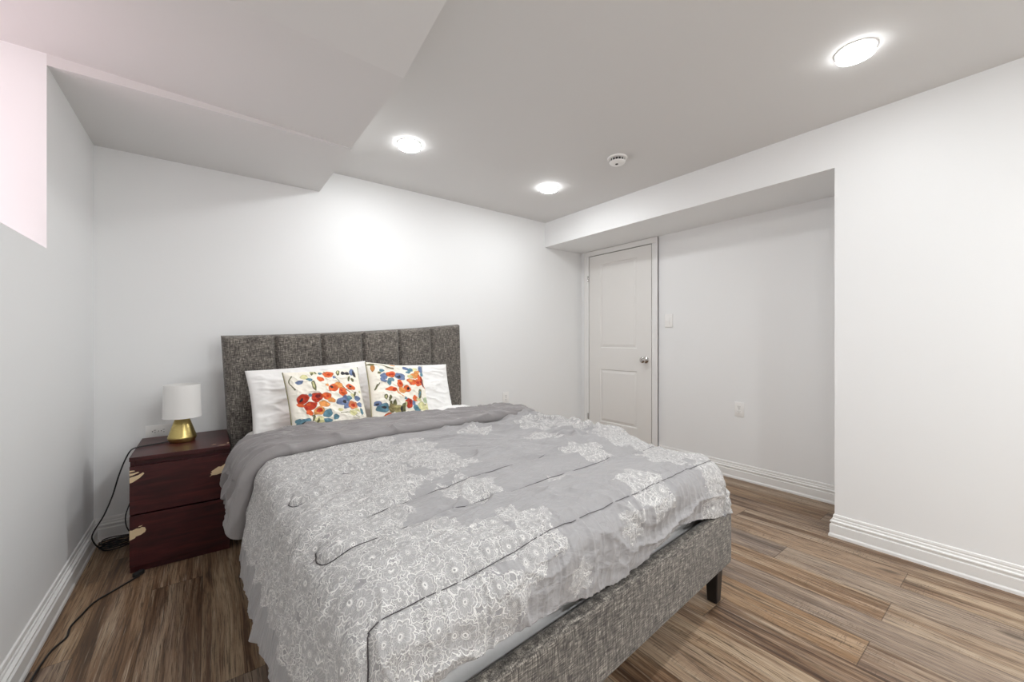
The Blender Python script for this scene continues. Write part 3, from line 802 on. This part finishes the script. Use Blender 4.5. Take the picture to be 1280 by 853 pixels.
# printed cushions
OR, RD, YO, BU, TE, OL, PY, DK = (srgb(226, 104, 52), srgb(196, 62, 36), srgb(232, 158, 88), srgb(112, 130, 166), srgb(98, 140, 156), srgb(112, 112, 76), srgb(226, 222, 168), srgb(52, 50, 56))
CREAM = srgb(250, 245, 232)
def ell(lst, quad):
    """blob list in reference pixels -> pattern space through the quad (tl, tr, br, bl)"""
    return lst, quad
LBL = [(310, 75, 240, 26, 18, OL), (0, 0, 0, 0, 0, OL)]
def paint_print(blobs, quad, n=300, v0=-.70):
    """colours on an n x n grid over u,v in [-1,1]"""
    g = np.linspace(-1, 1, n); u = g[:, None]*np.ones((1, n)); v = np.ones((n, 1))*g[None]
    tl, tr, br, bl = [np.array(q, float) for q in quad]
    a = (u+1)/2; c = (v-v0)/(1-v0)            # c=1 top, 0 where the comforter hides it
    X = (a*(c*tr[0]+(1-c)*br[0])+(1-a)*(c*tl[0]+(1-c)*bl[0])); Y = (a*(c*tr[1]+(1-c)*br[1])+(1-a)*(c*tl[1]+(1-c)*bl[1]))
    col = np.ones((n, n, 3))*np.array(CREAM)
    for cx, cy, rx, ry, rot, cc in blobs:
        r = math.radians(rot); dx, dy = X-cx, Y-cy
        p_ = (dx*math.cos(r)+dy*math.sin(r))/rx; q_ = (-dx*math.sin(r)+dy*math.cos(r))/ry
        th = np.arctan2(q_, p_); e = np.sqrt(p_*p_+q_*q_)*(1+.07*np.sin(3*th+cx)+.05*np.sin(5*th+cy))
        k = np.clip((1.05-e)/.10, 0, 1)[..., None]
        tone = np.array(cc)*(1+.35*(vnoise(X/14+cx, Y/14, 3)-.5))[..., None]
        rimk = (np.clip(1-np.abs(e-.95)/.10, 0, 1)*.35)[..., None]
        tone = tone*(1-rimk)
        col = col*(1-k)+tone*k
    return col
def vine(pts, w, cc):
    out = []
    P = smooth_path([(a, c, 0) for a, c in pts], 10)
    return [(p.x, p.y, w, w, 0, cc) for p in P]
BLOB_L = (vine([(380, 195), (450, 240), (500, 300), (520, 330)], 3.5, OL)+vine([(500, 330), (560, 355), (600, 400)], 3.5, OL)+vine([(150, 230), (130, 270), (160, 330)], 4, OL)+vine([(260, 520), (300, 500), (340, 470)], 4, OL)
 + vine([(470, 500), (540, 500), (610, 525)], 3.5, OL)+
 [(235, 235, 26, 20, 10, PY), (300, 205, 24, 12, 20, PY), (290, 212, 9, 14, 30, OL), (315, 205, 8, 12, -20, OL), (195, 277, 26, 14, -8, BU), (265, 260, 22, 11, 10, TE), (290, 305, 15, 38, -8, OL), (288, 300, 6, 24, -8, PY),
  (345, 255, 28, 19, 15, OR), (408, 220, 40, 25, 0, OR), (412, 222, 12, 8, 20, RD), (350, 210, 16, 9, 0, TE), (450, 245, 12, 10, 0, BU), (430, 325, 40, 27, -10, OR), (418, 318, 12, 9, 20, DK), (385, 305, 14, 10, 0, YO),
  (480, 305, 34, 22, 30, YO), (500, 355, 32, 32, 0, OR), (490, 345, 10, 8, 30, RD), (570, 322, 40, 20, 12, OR), (565, 318, 14, 6, 10, DK), (485, 210, 14, 22, 20, OL), (485, 205, 6, 12, 20, PY), (525, 215, 18, 14, 0, DK), (558, 220, 18, 12, 20, DK), (600, 210, 22, 26, 20, BU), (618, 225, 12, 26, -20, DK),
  (567, 258, 9, 20, 20, OL), (595, 268, 10, 16, -30, OL), (205, 400, 42, 34, -30, RD), (195, 405, 16, 8, -50, DK), (300, 392, 40, 34, -10, RD), (308, 385, 18, 14, 0, srgb(120, 30, 30)), (372, 385, 36, 26, 10, OR), (380, 385, 10, 8, 0, RD), (405, 415, 30, 16, 10, YO),
  (250, 452, 46, 30, -15, RD), (240, 440, 16, 8, 0, OR), (190, 440, 26, 12, 20, OR), (255, 375, 14, 12, 0, TE), (350, 440, 40, 22, 10, YO), (310, 488, 40, 28, -15, YO), (310, 485, 22, 14, -15, RD), (243, 497, 26, 18, 30, OR),
  (372, 505, 36, 26, -20, TE), (432, 528, 22, 17, 0, TE), (310, 548, 36, 24, 0, PY), (300, 552, 8, 20, 20, OL), (270, 535, 8, 22, 20, OL), (370, 552, 34, 16, 0, TE), (208, 562, 48, 28, -5, TE), (210, 565, 20, 9, -5, DK), (170, 545, 18, 14, 0, TE), (290, 580, 50, 8, 0, DK),
  (480, 425, 40, 26, 0, BU), (520, 405, 30, 20, 30, BU), (525, 450, 34, 20, -20, BU), (505, 425, 16, 12, 0, DK), (570, 448, 38, 28, 0, srgb(222, 130, 84)), (572, 448, 16, 12, 0, RD), (545, 400, 20, 16, 0, TE), (580, 385, 22, 14, 30, PY), (615, 400, 24, 18, 0, BU), (630, 440, 22, 16, 0, BU), (598, 370, 8, 18, 30, OL),
  (565, 500, 30, 18, 0, PY), (640, 485, 14, 24, 0, TE), (650, 350, 10, 8, 0, PY), (600, 480, 26, 10, 20, PY), (470, 480, 20, 10, 0, PY), (220, 620, 40, 22, 0, OR), (400, 620, 40, 24, 0, BU), (560, 580, 36, 22, 0, OR)])
BLOB_R = (vine([(750, 130), (800, 135), (830, 160), (880, 175)], 3.5, OL)+vine([(870, 330), (890, 370), (930, 400)], 3.5, YO)+vine([(760, 290), (730, 340), (745, 300)], 4, OL)+vine([(1060, 440), (1120, 420), (1150, 430)], 3.5, OL)+
 [(735, 160, 14, 30, 10, srgb(190, 130, 70)), (790, 185, 18, 14, 0, TE), (730, 127, 26, 9, 0, OL), (880, 145, 24, 8, 10, YO), (800, 232, 28, 24, 0, BU), (790, 265, 26, 18, 30, BU), (850, 262, 26, 16, 0, TE), (830, 285, 16, 22, 0, TE), (855, 218, 38, 24, -5, OR), (858, 218, 20, 10, 0, RD), (925, 240, 42, 28, 10, BU), (912, 240, 16, 14, 0, DK), (905, 220, 16, 14, 0, BU),
  (770, 205, 14, 10, 0, OL), (908, 298, 24, 32, 0, OR), (912, 295, 12, 10, 0, RD), (965, 332, 30, 26, 0, OR), (972, 332, 10, 10, 0, DK), (922, 345, 30, 24, 10, YO), (838, 340, 40, 19, 0, OR), (858, 342, 14, 10, 0, RD), (1012, 278, 40, 24, 10, OR), (1005, 270, 24, 12, 0, YO), (1072, 285, 30, 26, 0, OR), (1070, 285, 14, 12, 0, RD),
  (1050, 235, 46, 20, -5, YO), (1075, 210, 30, 10, -5, YO), (1010, 240, 24, 12, 20, PY), (1112, 280, 18, 46, -22, RD), (1122, 285, 6, 30, -22, DK), (1090, 250, 14, 20, 0, OR), (985, 175, 28, 12, 20, BU), (1020, 190, 22, 14, 10, TE), (1060, 190, 20, 14, 0, PY), (1120, 190, 26, 26, 0, BU), (1130, 225, 18, 14, 0, TE), (1000, 205, 20, 10, 0, TE),
  (792, 400, 12, 20, 0, OL), (792, 400, 5, 10, 0, PY), (822, 408, 11, 22, 10, OL), (858, 445, 14, 26, 0, OL), (828, 450, 12, 22, 10, OL), (968, 435, 34, 34, 0, RD), (980, 425, 12, 14, 0, srgb(130, 35, 30)), (1028, 397, 24, 22, 0, OR), (940, 405, 14, 12, 0, TE), (1010, 430, 14, 18, 0, BU), (935, 450, 12, 20, 0, PY),
  (775, 482, 44, 32, 0, TE), (780, 478, 20, 9, 0, DK), (740, 450, 22, 20, 0, BU), (735, 455, 10, 8, 0, DK), (840, 480, 30, 34, 0, srgb(140, 128, 84)), (880, 485, 34, 30, 0, srgb(170, 160, 110)), (920, 475, 20, 34, 10, OL), (905, 490, 8, 26, -10, DK), (1035, 460, 34, 20, 0, TE), (1090, 440, 44, 30, 0, PY), (1130, 395, 26, 16, 0, srgb(190, 205, 170)), (1075, 360, 13, 34, 8, OL), (1073, 362, 6, 20, 8, TE), (1060, 400, 24, 10, 0, PY), (1150, 430, 18, 26, 0, PY),
  (960, 540, 50, 26, 0, PY), (820, 540, 36, 24, 0, OR), (1090, 520, 36, 22, 0, BU)])
def cushion(w, h, blobs, quad, seed):
    n = 260
    o = pillow('cushion', w, h, .13, print_m, seed, n, {'print': paint_print(blobs, quad, n)}, .045)
    # side seam tape
    pts = []
    for k in range(41):
        q = -1+2*k/40; pts.append((-w/2*(1-.045*(1-q*q))-.001, 0, q*h/2))
    b = B(); b.tube(pts, .0035, 8, 1); b.build('piping', piping_m, o, 'all')
    pts = [(x*-1, y, z) for x, y, z in pts]
    b = B(); b.tube(pts, .0035, 8, 1); b.build('piping', piping_m, o, 'all')
    return o
piping_m = plain('olive_piping', srgb(150, 144, 112), .9)
c1 = place(cushion(.43, .42, BLOB_L, [(105, 190), (660, 170), (700, 530), (145, 610)], 3), (.567, 2.555, .735), 24, 6, -1.5)
tag(c1, 'left square floral cushion printed with a cluster of red and orange poppies', 'cushion', 'floral throw cushions')
c2 = place(cushion(.43, .42, BLOB_R, [(705, 100), (1150, 165), (1170, 460), (715, 525)], 7), (1.02, 2.60, .75), 24, 12, 7)
tag(c2, 'right square floral cushion with blue flower at upper left, touching the left one', 'cushion', 'floral throw cushions')

# ================================================================== nightstand
NX0, NX1, NY0, NY1, NZ = -.295, .092, 2.59, 3.06, .553
ns = tag(empty('nightstand', (NX0, NY0, 0)), 'dark mahogany two-drawer nightstand with chipped veneer left of the bed', 'nightstand')
nw, nd = NX1-NX0, NY1-NY0
b = B(); b.box(0, .016, .018, nd, 0, NZ-.020, .001); b.box(nw-.016, nw, .018, nd, 0, NZ-.020, .001); b.box(.016, nw-.016, nd-.006, nd, .02, NZ-.02)
b.box(.016, nw-.016, .020, nd-.006, .04, .054); b.box(.016, nw-.016, .022, .036, .488, NZ-.020)
b.build('body', veneer_m, ns)
b = B(); b.box(-.001, nw+.001, -.002, nd, NZ-.0195, NZ, .0015); b.build('top', veneer_m, ns)
b = B(); b.box(.0, nw, .0185, .034, .0, .030); b.build('plinth', veneer_m, ns)
def flake(pts, y, parent):
    """bare patch where the veneer has broken off: thin raised-edge flake, irregular outline"""
    b = B(); b.prism(pts, y-.0006, y+.0004, 'y'); o = b.build('chipped_patch', chip_m, parent); o['label'] = 'pale bare patch of chipped veneer'; return o
dz = [(.282, .508), (.034, .274)]
for k, (z0, z1) in enumerate(dz):
    b = B(); b.box(0, nw, 0, .018, z0, z1, .0012)
    b.box(.018, nw-.018, .018, nd-.03, z0+.02, z0+.03)
    d = b.build('drawer', veneer_m, ns)
    if k == 0:
        flake([(0, .432), (.012, .436), (.036, .452), (.052, .470), (.048, .476), (.030, .466), (.016, .462), (.004, .460), (.0, .456)], -.0002, d)
        flake([(0, .466), (.010, .468), (.024, .474), (.034, .478), (.030, .482), (.012, .478), (0, .478)], -.0002, d)
        flake([(0, .484), (.008, .485), (.020, .487), (.016, .491), (0, .492)], -.0002, d)
        flake([(.300, .402), (.312, .408), (.330, .407), (.350, .412), (.370, .411), (nw, .414), (nw, .462), (.366, .458), (.350, .446), (.338, .448), (.320, .436), (.308, .428), (.312, .422), (.305, .418), (.309, .410)], -.0002, d)
    else:
        flake([(0, .162), (.020, .170), (.022, .176), (.040, .180), (.055, .190), (.058, .200), (.054, .212), (.044, .216), (.036, .212), (.024, .214), (.010, .208), (0, .210)], -.0002, d)
        flake([(.030, .219), (.040, .219), (.046, .224), (.034, .223)], -.0002, d)
for pts in ([(.335, .020), (.350, .024), (.364, .020), (.372, .026), (.352, .030)], [(.375, .05), (.384, .052), (.386, .068), (.378, .066)], [(.310, .06), (.322, .058), (.330, .066), (.318, .068)]):
    b = B(); b.prism(pts, NZ-.0004, NZ+.0005, 'z'); o = b.build('chipped_patch', chip_m, ns); o['label'] = 'small pale chip on the top edge'

# ================================================================== lamp
lx, ly = -.113, 2.85
lp = tag(empty('table_lamp', (lx, ly, NZ)), 'small table lamp with brass cone base and white drum shade', 'table lamp')
b = B(); b.lathe([(0, .0), (.052, 0), (.056, .003), (.063, .020), (.0635, .026), (.061, .032), (.031, .128), (.028, .131), (0, .131)], 56); tag(b.build('base', brass_m, lp, 30), 'shiny brass cone base')
b = B(); b.lathe([(0, .131), (.012, .131), (.012, .170), (.016, .172), (.016, .205), (0, .205)], 24); b.build('socket', plastic_m, lp, 40)
b = B(); b.lathe([(.016, .205), (.026, .225), (.030, .245), (.024, .268), (0, .276)], 24); b.build('bulb', plastic_m, lp, 'all')
b = B(); b.lathe([(.084, .132), (.0805, .312), (.0790, .312), (.0825, .132), (.084, .132)], 64)
sh = b.build('lamp_shade', shade_m, lp, 40)
for z, r in ((.1335, .0832), (.3105, .0798)):
    b = B(); b.tube([(r*math.cos(2*math.pi*k/64), r*math.sin(2*math.pi*k/64), z) for k in range(65)], .0017, 6, 1); b.build('shade_ring', plastic_m, sh, 'all')
for k in range(3):
    a = 2*math.pi*k/3+.3; b = B(); b.tube([(.079*math.cos(a), .079*math.sin(a), .3), (.016*math.cos(a), .016*math.sin(a), .285)], .0012, 6, 1); b.build('shade_arm', plastic_m, sh, 'all')
cz = NZ
pts = [(-.172, 2.845, .560), (-.20, 2.84, .5575), (-.245, 2.82, .5575), (-.285, 2.80, .5580), (-.312, 2.79, .548), (-.335, 2.80, .50), (-.36, 2.81, .42), (-.385, 2.83, .32), (-.42, 2.86, .22), (-.462, 2.90, .135), (-.470, 2.92, .09), (-.455, 2.96, .03), (-.43, 2.985, .006),
       (-.38, 3.03, .004), (-.33, 3.07, .004), (-.27, 3.09, .005), (-.2, 3.09, .004)]
b = B(); b.tube([(x-lx, y-ly, z-cz) for x, y, z in pts], .0032, 10, 8); tag(b.build('cord', black_m, lp, 'all'), 'black cord')
# cable bundle on the floor behind the nightstand
b = B(); pts = []
random.seed(4)
for k in range(60):
    a = k*.52; r = 1+.10*math.sin(k*1.7)
    pts.append((-.385+.068*r*math.cos(a), 2.985+.050*r*math.sin(a), .006+.0007*k))
pts += [(-.33, 2.96, .06), (-.345, 2.93, .12), (-.348, 2.935, .18), (-.33, 2.98, .25), (-.315, 3.08, .33), (-.27, 3.10, .36)]
b.tube(pts, .003, 8, 5)
tag(b.build('cable_coil', black_m, None, 'all'), 'coiled black cable on the floor behind the nightstand by the corner', 'cable')
ec = tag(empty('extension_cord', (0, 0, 0)), 'black cord snaking along the floor beside the left baseboard to the nightstand', 'cord')
def fl(px, py, z=.0045):
    t_ = (EYE-z)*500/(py-425); u_ = (px-640)/500
    return ((.796*u_+.605)*t_, (-.605*u_+.796)*t_, z)
pts = [fl(*q) for q in ((174, 720), (160, 728), (138, 741), (118, 753), (100, 771), (88, 784), (83, 797), (66, 812), (52, 830), (38, 853))]
x, y, z = pts[-1]; pts += [(x+.0, y-.2, z), (x+.05, y-.5, z)]
b = B(); b.tube(pts, .0036, 10, 8); b.build('cord', black_m, ec, 'all')
p0, p1 = Vector(fl(158, 729)), Vector(fl(176, 718)); d = (p1-p0).normalized(); an = math.atan2(d.y, d.x)
t = rounded_box(-.022, .022, -.011, .011, .0012, .022, .005, 3)
b = B(); b.merge(t, Matrix.Translation((p1.x-.008, p1.y-.002, 0)) @ Matrix.Rotation(an, 4, 'Z')); b.build('plug', black_m, ec, 40)
